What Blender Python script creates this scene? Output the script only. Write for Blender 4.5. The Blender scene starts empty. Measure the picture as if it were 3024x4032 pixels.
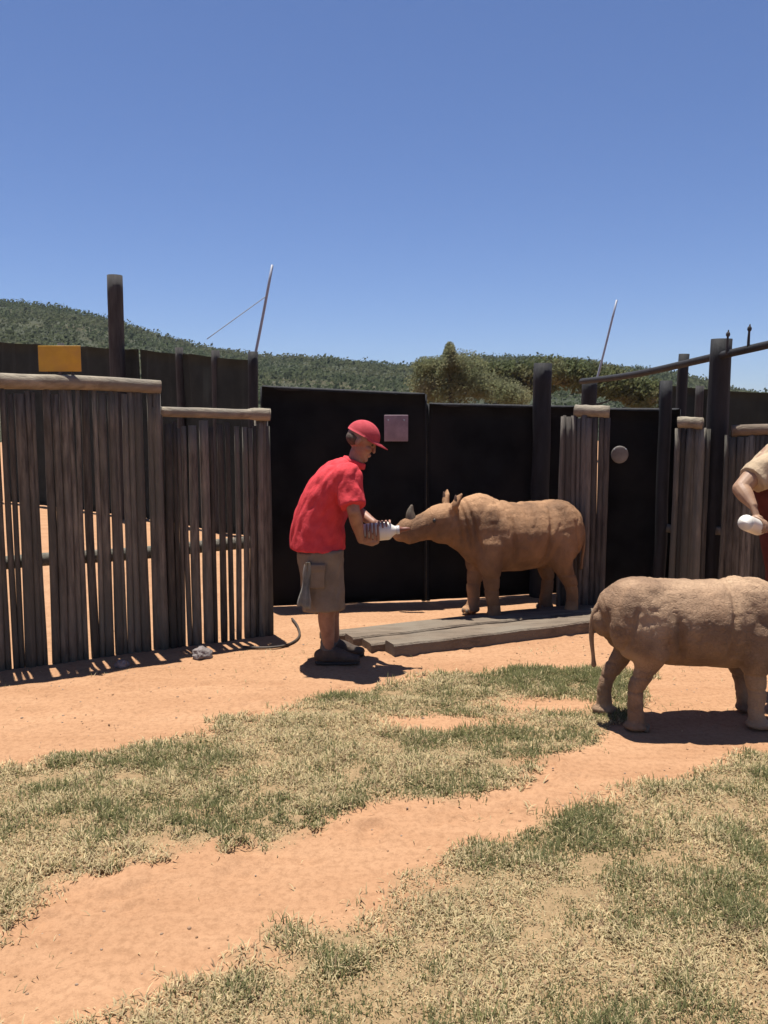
import bpy, bmesh, math, random
import numpy as np
from mathutils import Vector, Matrix, noise
random.seed(7); rng = np.random.default_rng(7)
S = bpy.context.scene; COL = S.collection
R = math.radians

# ------------------------------------------------------------ camera, world, sun
CAMZ = 1.6; FPX = 3261.0; HORIZON = 1660.0
PITCH = math.atan((2016 - HORIZON) / FPX)
cd = bpy.data.cameras.new('camera'); cam = bpy.data.objects.new('camera', cd); COL.objects.link(cam)
cam.location = (0, 0, CAMZ); cam.rotation_euler = (R(90) - PITCH, 0, 0)
cd.sensor_fit = 'HORIZONTAL'; cd.sensor_width = 36; cd.lens = 36 * FPX / 3024
cd.clip_start = 0.05; cd.clip_end = 3000
S.camera = cam
S.render.resolution_x = 768; S.render.resolution_y = 1024

SUN_EL = R(80); SUN_AZ = math.atan2(-0.09, 0.16)          # azimuth measured from +Y towards +X
w = bpy.data.worlds.new('World'); S.world = w; w.use_nodes = True
nt = w.node_tree; bg = nt.nodes['Background']
sky = nt.nodes.new('ShaderNodeTexSky'); sky.sky_type = 'NISHITA'; sky.sun_disc = False
sky.sun_elevation = SUN_EL; sky.sun_rotation = SUN_AZ
sky.altitude = 1200; sky.air_density = 1.0; sky.dust_density = 0.6; sky.ozone_density = 5.0
tint = nt.nodes.new('ShaderNodeMix'); tint.data_type = 'RGBA'; tint.blend_type = 'MULTIPLY'; tint.inputs[0].default_value = 1
tint.inputs[7].default_value = (.86, .89, 1.08, 1)
nt.links.new(sky.outputs[0], tint.inputs[6]); nt.links.new(tint.outputs[2], bg.inputs[0]); bg.inputs[1].default_value = 0.054
sd = bpy.data.lights.new('sun', 'SUN'); sd.energy = 5.0; sd.angle = R(0.55); sd.color = (1, .955, .88)
sun = bpy.data.objects.new('sun', sd); COL.objects.link(sun)
sv = Vector((math.sin(SUN_AZ) * math.cos(SUN_EL), math.cos(SUN_AZ) * math.cos(SUN_EL), math.sin(SUN_EL)))
sun.rotation_euler = sv.to_track_quat('Z', 'Y').to_euler()
S.view_settings.view_transform = 'Standard'; S.view_settings.look = 'None'
S.view_settings.exposure = 0.95; S.view_settings.gamma = 1.0

# ------------------------------------------------------------ pixel <-> world (photo pixels 3024x4032)
cp, sp_ = math.cos(PITCH), math.sin(PITCH)
def ray(px, py):
    x = (px - 1512) / FPX; y = -(py - 2016) / FPX
    return Vector((x, cp + y * sp_, -sp_ + y * cp))
def G(px, py, z=0.0):
    d = ray(px, py); t = (z - CAMZ) / d.z
    return Vector((0, 0, CAMZ)) + d * t
def at(px, py, Y):
    d = ray(px, py); t = Y / d.y
    return Vector((0, 0, CAMZ)) + d * t

# ------------------------------------------------------------ object helpers
GR = {'rhino': 'rhino calves', 'bottle': 'milk bottles', 'hose': 'rubber hoses on the earth', 'rock': 'rocks by the left fence', 'tree': 'trees beyond the nets', 'post': 'posts of the pen'}
def tag(o, label=None, cat=None, group=None, kind=None):
    group = group or GR.get(cat)
    if label: o['label'] = label
    if cat: o['category'] = cat
    if group: o['group'] = group
    if kind: o['kind'] = kind
    return o
def empty(name, loc=(0, 0, 0), rz=0.0):
    o = bpy.data.objects.new(name, None); COL.objects.link(o)
    o.location = loc; o.rotation_euler = (0, 0, rz); o.empty_display_size = .2
    return o
def mesh_obj(name, verts, faces, mat, parent=None, smooth=True, world=True):
    me = bpy.data.meshes.new(name); me.from_pydata([tuple(v) for v in verts], [], faces); me.update()
    if smooth: me.polygons.foreach_set('use_smooth', [True] * len(me.polygons))
    if mat: me.materials.append(mat)
    o = bpy.data.objects.new(name, me); COL.objects.link(o)
    if parent:
        o.parent = parent
        if world:
            o.matrix_parent_inverse = (Matrix.Translation(parent.location) @ Matrix.Rotation(parent.rotation_euler.z, 4, 'Z') @ Matrix.Diagonal((*parent.scale, 1))).inverted()
    return o

class MB:
    """collects closed shapes; build() links them as one mesh; remesh() fuses them into one skin"""
    def __init__(s): s.v = []; s.f = []
    def add(s, vs, fs):
        n = len(s.v); s.v += [Vector(v) for v in vs]; s.f += [tuple(i + n for i in f) for f in fs]; return s
    def ell(s, c, r, rot=None, n=16, m=10):
        c = Vector(c); r = (r, r, r) if not hasattr(r, '__len__') else r
        vs = []; fs = []
        for j in range(1, m):
            th = math.pi * j / m
            for i in range(n):
                a = 2 * math.pi * i / n
                vs.append(Vector((r[0] * math.sin(th) * math.cos(a), r[1] * math.sin(th) * math.sin(a), r[2] * math.cos(th))))
        vs += [Vector((0, 0, r[2])), Vector((0, 0, -r[2]))]
        if rot is not None: vs = [rot @ v for v in vs]
        vs = [v + c for v in vs]
        for j in range(m - 2):
            for i in range(n):
                a = j * n + i; b = j * n + (i + 1) % n; fs.append((a, a + n, b + n, b))
        t = (m - 1) * n
        for i in range(n):
            fs.append((t, i, (i + 1) % n)); fs.append((t + 1, (m - 2) * n + (i + 1) % n, (m - 2) * n + i))
        return s.add(vs, fs)
    def tube(s, pts, rad, side=(0, 1, 0), n=14, sub=5, round_ends=True, jit=0.0):
        """rad entries: r or (r_side, r_other)"""
        P = [Vector(p) for p in pts]; Q = [(r if hasattr(r, '__len__') else (r, r)) for r in rad]
        side = Vector(side)
        if len(P) > 2 and sub > 1:
            PP = []; QQ = []
            for i in range(len(P) - 1):
                p0 = P[max(i - 1, 0)]; p1 = P[i]; p2 = P[i + 1]; p3 = P[min(i + 2, len(P) - 1)]
                q0 = Q[max(i - 1, 0)]; q1 = Q[i]; q2 = Q[i + 1]; q3 = Q[min(i + 2, len(P) - 1)]
                for k in range(sub):
                    t = k / sub; t2 = t * t; t3 = t2 * t
                    h = (-.5 * t3 + t2 - .5 * t, 1.5 * t3 - 2.5 * t2 + 1, -1.5 * t3 + 2 * t2 + .5 * t, .5 * t3 - .5 * t2)
                    PP.append(p0 * h[0] + p1 * h[1] + p2 * h[2] + p3 * h[3])
                    QQ.append(tuple(max(1e-4, q0[a] * h[0] + q1[a] * h[1] + q2[a] * h[2] + q3[a] * h[3]) for a in (0, 1)))
            PP.append(P[-1]); QQ.append(Q[-1]); P, Q = PP, QQ
        rings = []
        for i, p in enumerate(P):
            t = (P[min(i + 1, len(P) - 1)] - P[max(i - 1, 0)]).normalized()
            u = side - t * side.dot(t)
            if u.length < 1e-3: u = Vector((1, 0, 0)) - t * t.x
            u.normalize(); v = t.cross(u)
            rings.append((p, t, u, v, Q[i]))
        if round_ends:
            p, t, u, v, q = rings[0]; m_ = min(q)
            pre = [(p - t * m_ * math.sin(a), t, u, v, (q[0] * math.cos(a), q[1] * math.cos(a))) for a in (1.35, .95, .5)]
            p, t, u, v, q = rings[-1]; m_ = min(q)
            post = [(p + t * m_ * math.sin(a), t, u, v, (q[0] * math.cos(a), q[1] * math.cos(a))) for a in (.5, .95, 1.35)]
            rings = pre + rings + post
        vs = []; fs = []
        for (p, t, u, v, q) in rings:
            for k in range(n):
                a = 2 * math.pi * k / n; j = 1 + (random.uniform(-jit, jit) if jit else 0)
                vs.append(p + (u * q[0] * math.cos(a) + v * q[1] * math.sin(a)) * j)
        for i in range(len(rings) - 1):
            for k in range(n):
                a = i * n + k; b = i * n + (k + 1) % n; fs.append((a, b, b + n, a + n))
        fs.append(tuple(range(n - 1, -1, -1))); L = (len(rings) - 1) * n; fs.append(tuple(range(L, L + n)))
        return s.add(vs, fs)
    def box(s, c, size, rz=0.0, bevel=0.0):
        bm = bmesh.new(); bmesh.ops.create_cube(bm, size=1)
        bmesh.ops.scale(bm, vec=size, verts=bm.verts)
        if bevel: bmesh.ops.bevel(bm, geom=bm.edges[:], offset=bevel, segments=2, affect='EDGES', profile=.6)
        bmesh.ops.rotate(bm, cent=(0, 0, 0), matrix=Matrix.Rotation(rz, 3, 'Z'), verts=bm.verts)
        bmesh.ops.translate(bm, vec=Vector(c), verts=bm.verts)
        bm.verts.index_update(); vs = [v.co.copy() for v in bm.verts]; fs = [tuple(v.index for v in f.verts) for f in bm.faces]
        bm.free(); return s.add(vs, fs)
    def build(s, name, mat, parent=None, smooth=True): return mesh_obj(name, s.v, s.f, mat, parent, smooth)
    def remesh(s, name, mat, parent=None, voxel=.01, smooth=6, lump=None):
        me = bpy.data.meshes.new('tmp'); me.from_pydata([tuple(v) for v in s.v], [], s.f); me.update()
        o = bpy.data.objects.new('tmp', me); COL.objects.link(o)
        bm = bmesh.new(); bm.from_mesh(me); bmesh.ops.recalc_face_normals(bm, faces=bm.faces); bm.to_mesh(me); bm.free()
        m = o.modifiers.new('r', 'REMESH'); m.mode = 'VOXEL'; m.voxel_size = voxel; m.use_smooth_shade = True
        if smooth:
            k = o.modifiers.new('s', 'SMOOTH'); k.factor = .5; k.iterations = smooth
        dg = bpy.context.evaluated_depsgraph_get(); ev = o.evaluated_get(dg)
        new = bpy.data.meshes.new_from_object(ev); new.name = name
        bpy.data.objects.remove(o); bpy.data.meshes.remove(me)
        if lump:
            n_ = [v.normal.copy() for v in new.vertices]
            for v, n in zip(new.vertices, n_): v.co = v.co + n * lump(v.co, n)
        new.polygons.foreach_set('use_smooth', [True] * len(new.polygons))
        new.materials.clear(); new.materials.append(mat)
        r = bpy.data.objects.new(name, new); COL.objects.link(r)
        if parent:
            r.parent = parent
            r.matrix_parent_inverse = (Matrix.Translation(parent.location) @ Matrix.Rotation(parent.rotation_euler.z, 4, 'Z') @ Matrix.Diagonal((*parent.scale, 1))).inverted()
        return r

# ------------------------------------------------------------ materials
def mat(name, c1, c2=None, scale=8, detail=6, rough=.85, bump=0.0, bscale=None, stretch=(1, 1, 1), spec=.3, attr=None, isl=0, c3=None, s3=1.5, ramp=(.35, .65), bdist=.02, sheen=0):
    m = bpy.data.materials.new(name); m.use_nodes = True; t = m.node_tree; N = t.nodes; L = t.links
    b = N['Principled BSDF']; b.inputs['Roughness'].default_value = rough
    b.inputs['Specular IOR Level'].default_value = spec
    tc = N.new('ShaderNodeTexCoord'); mp = N.new('ShaderNodeMapping'); mp.inputs['Scale'].default_value = stretch
    L.new(tc.outputs['Object'], mp.inputs[0])
    col = None
    if c2 is None: c2 = tuple(x * .75 for x in c1)
    nz = N.new('ShaderNodeTexNoise'); nz.inputs['Scale'].default_value = scale; nz.inputs['Detail'].default_value = detail; nz.inputs['Roughness'].default_value = .62
    L.new(mp.outputs[0], nz.inputs['Vector'])
    rp = N.new('ShaderNodeValToRGB'); rp.color_ramp.elements[0].position = ramp[0]; rp.color_ramp.elements[1].position = ramp[1]
    rp.color_ramp.elements[0].color = (*c2, 1); rp.color_ramp.elements[1].color = (*c1, 1)
    L.new(nz.outputs['Fac'], rp.inputs[0]); col = rp.outputs[0]
    if c3:
        n3 = N.new('ShaderNodeTexNoise'); n3.inputs['Scale'].default_value = s3; n3.inputs['Detail'].default_value = 5
        L.new(tc.outputs['Object'], n3.inputs['Vector'])
        r3 = N.new('ShaderNodeValToRGB'); r3.color_ramp.elements[0].position = .45; r3.color_ramp.elements[1].position = .65
        L.new(n3.outputs['Fac'], r3.inputs[0])
        mx = N.new('ShaderNodeMix'); mx.data_type = 'RGBA'; L.new(r3.outputs[0], mx.inputs[0]); L.new(col, mx.inputs[6]); mx.inputs[7].default_value = (*c3, 1)
        col = mx.outputs[2]
    if attr:
        a = N.new('ShaderNodeAttribute'); a.attribute_name = attr
        mx = N.new('ShaderNodeMix'); mx.data_type = 'RGBA'; mx.blend_type = 'MULTIPLY'; mx.inputs[0].default_value = 1
        L.new(a.outputs['Color'], mx.inputs[6]); L.new(col, mx.inputs[7]); col = mx.outputs[2]
    if isl:
        ge = N.new('ShaderNodeNewGeometry'); mr_ = N.new('ShaderNodeMapRange'); mr_.inputs[3].default_value = 1 - isl; mr_.inputs[4].default_value = 1 + isl
        L.new(ge.outputs['Random Per Island'], mr_.inputs[0]); mx = N.new('ShaderNodeVectorMath'); mx.operation = 'SCALE'
        L.new(col, mx.inputs[0]); L.new(mr_.outputs[0], mx.inputs['Scale']); col = mx.outputs[0]
    L.new(col, b.inputs['Base Color'])
    if bump:
        bn = N.new('ShaderNodeTexNoise'); bn.inputs['Scale'].default_value = bscale or scale * 3; bn.inputs['Detail'].default_value = 8; bn.inputs['Roughness'].default_value = .7
        L.new(mp.outputs[0], bn.inputs['Vector'])
        bp = N.new('ShaderNodeBump'); bp.inputs['Strength'].default_value = bump; bp.inputs['Distance'].default_value = bdist
        L.new(bn.outputs['Fac'], bp.inputs['Height']); L.new(bp.outputs[0], b.inputs['Normal'])
    return m

M = {}
M['slat'] = mat('weathered_slat', (.165, .148, .118), (.058, .052, .043), 14, isl=.55, rough=.9, bump=.6, bscale=30, stretch=(3, 3, .35), c3=(.085, .085, .070), s3=2.2)
M['slat_mud'] = mat('muddy_slat', (.155, .130, .110), (.062, .052, .044), 14, isl=.4, rough=.9, bump=.6, bscale=30, stretch=(3, 3, .35), c3=(.11, .10, .085), s3=2.2)
M['log'] = mat('peeled_log', (.29, .25, .185), (.15, .125, .09), 9, rough=.85, bump=.6, bscale=22, stretch=(.5, 2.5, 2.5), c3=(.16, .14, .11), s3=3)
M['beam'] = mat('weathered_beam', (.185, .142, .102), (.105, .08, .058), 8, rough=.9, bump=.8, bscale=20, stretch=(.5, 3, 3), c3=(.17, .14, .105), s3=2.5)
M['darkpost'] = mat('dark_painted_post', (.016, .017, .020), (.009, .0095, .011), 10, rough=.75, bump=.4, bscale=30, stretch=(2, 2, .4))
M['greypost'] = mat('grey_pole', (.055, .053, .052), (.028, .027, .027), 9, rough=.9, bump=.6, bscale=30, stretch=(2.5, 2.5, .3))
M['net'] = mat('shade_net', (.012, .013, .014), (.006, .0065, .007), 4, rough=.95, c3=(.017, .016, .0155), s3=1.4, bump=.25, bscale=160, spec=.08, stretch=(1, 1, 1))
M['farnet'] = mat('far_shade_net', (.030, .036, .034), (.020, .025, .024), 2.5, rough=.95, bump=.25, bscale=120, spec=.1)
M['metal'] = mat('galvanised_pole', (.24, .27, .34), (.18, .2, .25), 12, rough=.5, spec=.5)
M['wire'] = mat('fence_wire', (.16, .17, .18), (.1, .1, .1), 12, rough=.5, spec=.5)
M['yellow'] = mat('yellow_sign', (.52, .30, .03), (.42, .235, .025), 12, rough=.55, bump=.15, bscale=40, c3=(.42, .23, .04), s3=9)
M['plate'] = mat('faded_plate', (.25, .175, .20), (.18, .125, .145), 14, rough=.6, bump=.15, bscale=40)
M['plate2'] = mat('dull_disc', (.21, .19, .165), (.14, .125, .11), 14, rough=.6)
M['hose'] = mat('black_rubber', (.03, .028, .026), (.07, .05, .035), 9, rough=.6)
M['rock'] = mat('grey_rock', (.22, .19, .18), (.13, .11, .10), 12, rough=.9, bump=.8, bscale=25)
M['skin'] = mat('tanned_skin', (.29, .15, .10), (.20, .095, .062), 14, rough=.55, bump=.08, bscale=120, spec=.4)
M['skin2'] = mat('fair_skin', (.31, .19, .115), (.25, .145, .09), 22, rough=.55, bump=.08, bscale=120, spec=.4)
M['redshirt'] = mat('red_cotton', (.56, .055, .065), (.47, .038, .047), 20, rough=.9, bump=.35, bscale=9, spec=.15, bdist=.05)
M['redcap'] = mat('red_cap_fabric', (.42, .062, .075), (.35, .046, .056), 30, rough=.9, bump=.2, bscale=120, spec=.15)
M['maroon'] = mat('maroon_cotton', (.10, .026, .020), (.075, .019, .015), 18, rough=.9, bump=.35, bscale=9, spec=.15, bdist=.05)
M['khaki'] = mat('khaki_cotton', (.22, .168, .122), (.165, .125, .09), 9, rough=.92, bump=.45, bscale=8, spec=.12, bdist=.05)
M['shoe'] = mat('dark_leather', (.045, .033, .026), (.09, .06, .04), 14, rough=.7, bump=.3, bscale=60)
M['sole'] = mat('rubber_sole', (.05, .04, .033), (.03, .025, .02), 14, rough=.8)
M['sock'] = mat('grey_sock', (.12, .11, .10), (.08, .07, .065), 40, rough=.95, bump=.3, bscale=150)
M['hair'] = mat('grey_brown_hair', (.10, .07, .05), (.05, .035, .025), 60, rough=.7, bump=.7, bscale=120, stretch=(1, 1, .2))
M['blond'] = mat('fair_hair', (.30, .20, .11), (.18, .11, .06), 60, rough=.6, bump=.7, bscale=120, stretch=(1, 1, .2))
M['milk'] = mat('milky_plastic', (.62, .59, .53), (.56, .53, .47), 6, rough=.35, spec=.5)
M['teat'] = mat('rubber_teat', (.22, .08, .05), (.16, .06, .04), 12, rough=.5)
M['bluecap'] = mat('bottle_ring', (.55, .55, .55), (.45, .45, .45), 12, rough=.4)
M['rag'] = mat('pale_rag', (.22, .21, .185), (.15, .14, .12), 14, rough=.95, bump=.5, bscale=14, bdist=.03)
M['eye'] = mat('dark_eye', (.012, .009, .008), (.01, .008, .007), 5, rough=.15, spec=.6)
M['horn'] = mat('horn_keratin', (.15, .12, .085), (.07, .055, .04), 14, rough=.6, bump=.5, bscale=50, stretch=(3, 3, .5))
M['hoof'] = mat('toenail', (.17, .135, .10), (.09, .07, .05), 14, rough=.6)
M['earin'] = mat('inner_ear_skin', (.12, .07, .05), (.07, .04, .03), 20, rough=.8)

def translucent(m, f):
    t = m.node_tree; bs = t.nodes['Principled BSDF']; tr = t.nodes.new('ShaderNodeBsdfTranslucent'); ms = t.nodes.new('ShaderNodeMixShader'); ms.inputs[0].default_value = f
    t.links.new(bs.inputs['Base Color'].links[0].from_socket, tr.inputs[0])
    t.links.new(bs.outputs[0], ms.inputs[1]); t.links.new(tr.outputs[0], ms.inputs[2]); t.links.new(ms.outputs[0], t.nodes['Material Output'].inputs[0]); return m
def rhino_mat(name, c1, c2, c3):
    m = mat(name, c1, c2, 5.5, rough=.82, spec=.22, c3=c3, s3=2.6)
    t = m.node_tree; N = t.nodes; L = t.links; b = N['Principled BSDF']
    tc = [n for n in N if n.type == 'TEX_COORD'][0]
    v = N.new('ShaderNodeTexVoronoi'); v.feature = 'DISTANCE_TO_EDGE'; v.inputs['Scale'].default_value = 46
    nz = N.new('ShaderNodeTexNoise'); nz.inputs['Scale'].default_value = 10; nz.inputs['Detail'].default_value = 4
    mx = N.new('ShaderNodeMix'); mx.data_type = 'VECTOR'; mx.inputs[0].default_value = .10
    L.new(tc.outputs['Object'], mx.inputs[4]); L.new(tc.outputs['Object'], nz.inputs['Vector']); L.new(nz.outputs['Color'], mx.inputs[5]); L.new(mx.outputs[1], v.inputs['Vector'])
    rp = N.new('ShaderNodeMapRange'); rp.inputs[2].default_value = .09; L.new(v.outputs['Distance'], rp.inputs[0])
    b1 = N.new('ShaderNodeBump'); b1.inputs['Strength'].default_value = .55; b1.inputs['Distance'].default_value = .006; L.new(rp.outputs[0], b1.inputs['Height'])
    n2 = N.new('ShaderNodeTexNoise'); n2.inputs['Scale'].default_value = 90; n2.inputs['Detail'].default_value = 6; L.new(tc.outputs['Object'], n2.inputs['Vector'])
    b2 = N.new('ShaderNodeBump'); b2.inputs['Strength'].default_value = .35; b2.inputs['Distance'].default_value = .006
    L.new(n2.outputs['Fac'], b2.inputs['Height']); L.new(b1.outputs[0], b2.inputs['Normal']); L.new(b2.outputs[0], b.inputs['Normal'])
    return m
M['rhino_a'] = rhino_mat('dusty_rhino_hide', (.25, .137, .070), (.15, .083, .045), (.36, .205, .108))
M['rhino_b'] = rhino_mat('pale_dusty_rhino_hide', (.265, .165, .098), (.16, .10, .062), (.36, .24, .148))

# ------------------------------------------------------------ ground with two bands of grass
B1 = [G(*p) for p in [(-500,3120),(0,3050),(200,2975),(430,2960),(600,2930),(830,2850),(1200,2775),(1500,2715),(1800,2650),(2200,2625),(2520,2650),(2520,2790),(2420,2860),(2350,2930),(2200,2990),(2000,3070),(1850,3160),(1560,3170),(1400,3240),(1050,3330),(880,3370),(640,3340),(430,3400),(280,3420),(170,3520),(0,3650),(-500,3950)]]
B2 = [G(*p) for p in [(-400,4000),(0,3965),(250,3925),(420,3935),(560,3860),(760,3800),(900,3740),(1120,3640),(1300,3590),(1540,3500),(1640,3380),(1900,3290),(2100,3190),(2400,3110),(2600,3030),(2850,2960),(3024,2930),(4200,2740),(4600,3300),(4600,6500),(-2500,6500)]]
BARE = [(G(1700, 2850), .34, .05), (G(2180, 2775), .30, .05)]
def sdf(P, poly):
    x = P[:, 0]; y = P[:, 1]; ins = np.zeros(len(P), bool); dm = np.full(len(P), 1e9)
    n = len(poly)
    for i in range(n):
        a = poly[i]; b = poly[(i + 1) % n]
        ax, ay, bx, by = a.x, a.y, b.x, b.y
        c = ((ay > y) != (by > y)) & (x < (bx - ax) * (y - ay) / (by - ay + 1e-12) + ax)
        ins ^= c
        ex, ey = bx - ax, by - ay; t = np.clip(((x - ax) * ex + (y - ay) * ey) / (ex * ex + ey * ey), 0, 1)
        dm = np.minimum(dm, np.hypot(x - ax - t * ex, y - ay - t * ey))
    return np.where(ins, dm, -dm)
def vnoise(P, s, seed=0, octv=3):
    out = np.zeros(len(P)); amp = 1; tot = 0
    for o in range(octv):
        q = P * s + seed * 17.3 + o * 5.1; i = np.floor(q).astype(int); f = q - i; f = f * f * (3 - 2 * f)
        def h(ix, iy):
            k = (ix * 374761393 + iy * 668265263 + seed * 982451653 + o * 1274126177) & 0x7fffffff
            k = ((k ^ (k >> 13)) * 1274126177) & 0x7fffffff
            return ((k ^ (k >> 16)) & 0xffff) / 65535.0
        a = h(i[:, 0], i[:, 1]); b = h(i[:, 0] + 1, i[:, 1]); c = h(i[:, 0], i[:, 1] + 1); d = h(i[:, 0] + 1, i[:, 1] + 1)
        out += amp * ((a * (1 - f[:, 0]) + b * f[:, 0]) * (1 - f[:, 1]) + (c * (1 - f[:, 0]) + d * f[:, 0]) * f[:, 1])
        tot += amp; amp *= .5; s *= 2.03
    return out / tot
def grass_mask(P):
    s = np.maximum(sdf(P, B1), sdf(P, B2) - .07)
    s = s + (vnoise(P * np.array([1.0, 1.7]), 3.4, 3) - .5) * .32 + (vnoise(P, 16.0, 5) - .5) * .16
    for c, rx, ry in BARE:
        d = np.hypot((P[:, 0] - c.x) / rx, (P[:, 1] - c.y) / (ry * 2.2)); s = np.minimum(s, (d - 1) * .12)
    return np.clip(s / .15 + .35, 0, 1)

def axis(a, b, step, far, grow=1.16):
    v = list(np.arange(a, b, step)); st = step; x = v[-1]
    while x < far: st *= grow; x += st; v.append(x)
    st = step; x = a; pre = []
    while x > -far: st *= grow; x -= st; pre.append(x)
    return np.array(pre[::-1] + v)
gx = axis(-2.2, 3.2, .018, 560); gy = axis(1.6, 6.6, .018, 560)
XX, YY = np.meshgrid(gx, gy); P2 = np.stack([XX.ravel(), YY.ravel()], 1)
gm = grass_mask(P2); gm[(np.abs(P2[:, 0]) > 8) | (P2[:, 1] > 9) | (P2[:, 1] < -3)] *= 0
near = np.exp(-np.maximum(0, np.hypot(P2[:, 0], P2[:, 1] - 4) - 8) / 6)
gz = ((vnoise(P2, 1.1, 8) - .5) * .03 + (vnoise(P2, 9, 9, 4) - .5) * .014) * near + gm * .010 * vnoise(P2, 14, 2)
hoofs = []
for i in range(150):
    if i < 90: q_ = G(random.uniform(-100, 2400), 0); tx = random.uniform(-200, 2300); q_ = G(tx, 3560 - tx * .26 + random.uniform(-150, 150))
    else: tx = random.uniform(-200, 2300); q_ = G(tx, 2810 - tx * .10 + random.uniform(-110, 110))
    hoofs.append((q_.x, q_.y, random.uniform(.035, .065)))
for (hx, hy, hr_) in hoofs:
    dd = np.hypot(P2[:, 0] - hx, (P2[:, 1] - hy)) / hr_; gz += np.where(dd < 3, (-.010 * np.exp(-dd ** 4) + .005 * np.exp(-((dd - 1.25) / .3) ** 2)), 0)
def zat(x, y):
    q = np.array([[x, y]]); m = grass_mask(q)
    return float(((vnoise(q, 1.1, 8) - .5) * .03 + (vnoise(q, 9, 9, 4) - .5) * .014)[0])
nx, ny = len(gx), len(gy)
idx = np.arange(nx * ny).reshape(ny, nx)
fc = np.stack([idx[:-1, :-1].ravel(), idx[:-1, 1:].ravel(), idx[1:, 1:].ravel(), idx[1:, :-1].ravel()], 1)
me = bpy.data.meshes.new('ground'); me.vertices.add(nx * ny); me.vertices.foreach_set('co', np.column_stack([P2, gz]).ravel())
me.loops.add(fc.size); me.loops.foreach_set('vertex_index', fc.ravel().astype(np.int32))
me.polygons.add(len(fc)); me.polygons.foreach_set('loop_start', np.arange(0, fc.size, 4, dtype=np.int32)); me.polygons.foreach_set('loop_total', np.full(len(fc), 4, dtype=np.int32))
me.update(calc_edges=True); me.polygons.foreach_set('use_smooth', [True] * len(fc))
ga = me.attributes.new('turf', 'FLOAT', 'POINT'); ga.data.foreach_set('value', gm.astype(np.float32))
gm_ = bpy.data.materials.new('orange_earth'); gm_.use_nodes = True; t = gm_.node_tree; N = t.nodes; L = t.links; b = N['Principled BSDF']
b.inputs['Roughness'].default_value = .95; b.inputs['Specular IOR Level'].default_value = .15
tc = N.new('ShaderNodeTexCoord')
def noise_ramp(scale, c1, c2, p=(.35, .65), detail=8, rough=.65, stretch=None):
    n = N.new('ShaderNodeTexNoise'); n.inputs['Scale'].default_value = scale; n.inputs['Detail'].default_value = detail; n.inputs['Roughness'].default_value = rough
    if stretch:
        mp = N.new('ShaderNodeMapping'); mp.inputs['Scale'].default_value = stretch; mp.inputs['Rotation'].default_value = (0, 0, R(-25)); L.new(tc.outputs['Object'], mp.inputs[0]); L.new(mp.outputs[0], n.inputs['Vector'])
    else: L.new(tc.outputs['Object'], n.inputs['Vector'])
    r = N.new('ShaderNodeValToRGB'); r.color_ramp.elements[0].position = p[0]; r.color_ramp.elements[1].position = p[1]
    r.color_ramp.elements[0].color = (*c2, 1); r.color_ramp.elements[1].color = (*c1, 1); L.new(n.outputs['Fac'], r.inputs[0]); return r.outputs[0], n
def mixc(f, a, b_, blend='MIX'):
    m = N.new('ShaderNodeMix'); m.data_type = 'RGBA'; m.blend_type = blend
    if isinstance(f, float): m.inputs[0].default_value = f
    else: L.new(f, m.inputs[0])
    for k, s_ in ((6, a), (7, b_)):
        if isinstance(s_, tuple): m.inputs[k].default_value = (*s_, 1)
        else: L.new(s_, m.inputs[k])
    return m.outputs[2]
c_a, _ = noise_ramp(1.6, (.385, .225, .128), (.325, .180, .098), (.35, .65), stretch=(.6, 2.2, 1))
c_b, _ = noise_ramp(34, (1.0, 1.0, 1.0), (.78, .76, .74), (.38, .55), detail=10, rough=.75)
soil = mixc(1.0, c_a, c_b, 'MULTIPLY')
c_s, _ = noise_ramp(120, (.95, .92, .88), (.70, .62, .55), (.30, .42), detail=3)
soil = mixc(.5, soil, mixc(1.0, soil, c_s, 'MULTIPLY'))
lit, _ = noise_ramp(22, (.25, .185, .10), (.155, .12, .062), (.4, .6), detail=10, rough=.75)
at_ = N.new('ShaderNodeAttribute'); at_.attribute_name = 'turf'
mr = N.new('ShaderNodeMapRange'); mr.inputs[1].default_value = .15; mr.inputs[2].default_value = 1.0; mr.inputs[4].default_value = .75; L.new(at_.outputs['Fac'], mr.inputs[0])
L.new(mixc(mr.outputs[0], soil, lit), b.inputs['Base Color'])
bn = N.new('ShaderNodeTexNoise'); bn.inputs['Scale'].default_value = 26; bn.inputs['Detail'].default_value = 12; bn.inputs['Roughness'].default_value = .75; L.new(tc.outputs['Object'], bn.inputs['Vector'])
bp = N.new('ShaderNodeBump'); bp.inputs['Strength'].default_value = .55; bp.inputs['Distance'].default_value = .02; L.new(bn.outputs['Fac'], bp.inputs['Height']); L.new(bp.outputs[0], b.inputs['Normal'])
me.materials.append(gm_)
ground = bpy.data.objects.new('ground', me); COL.objects.link(ground); tag(ground, kind='structure')

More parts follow.
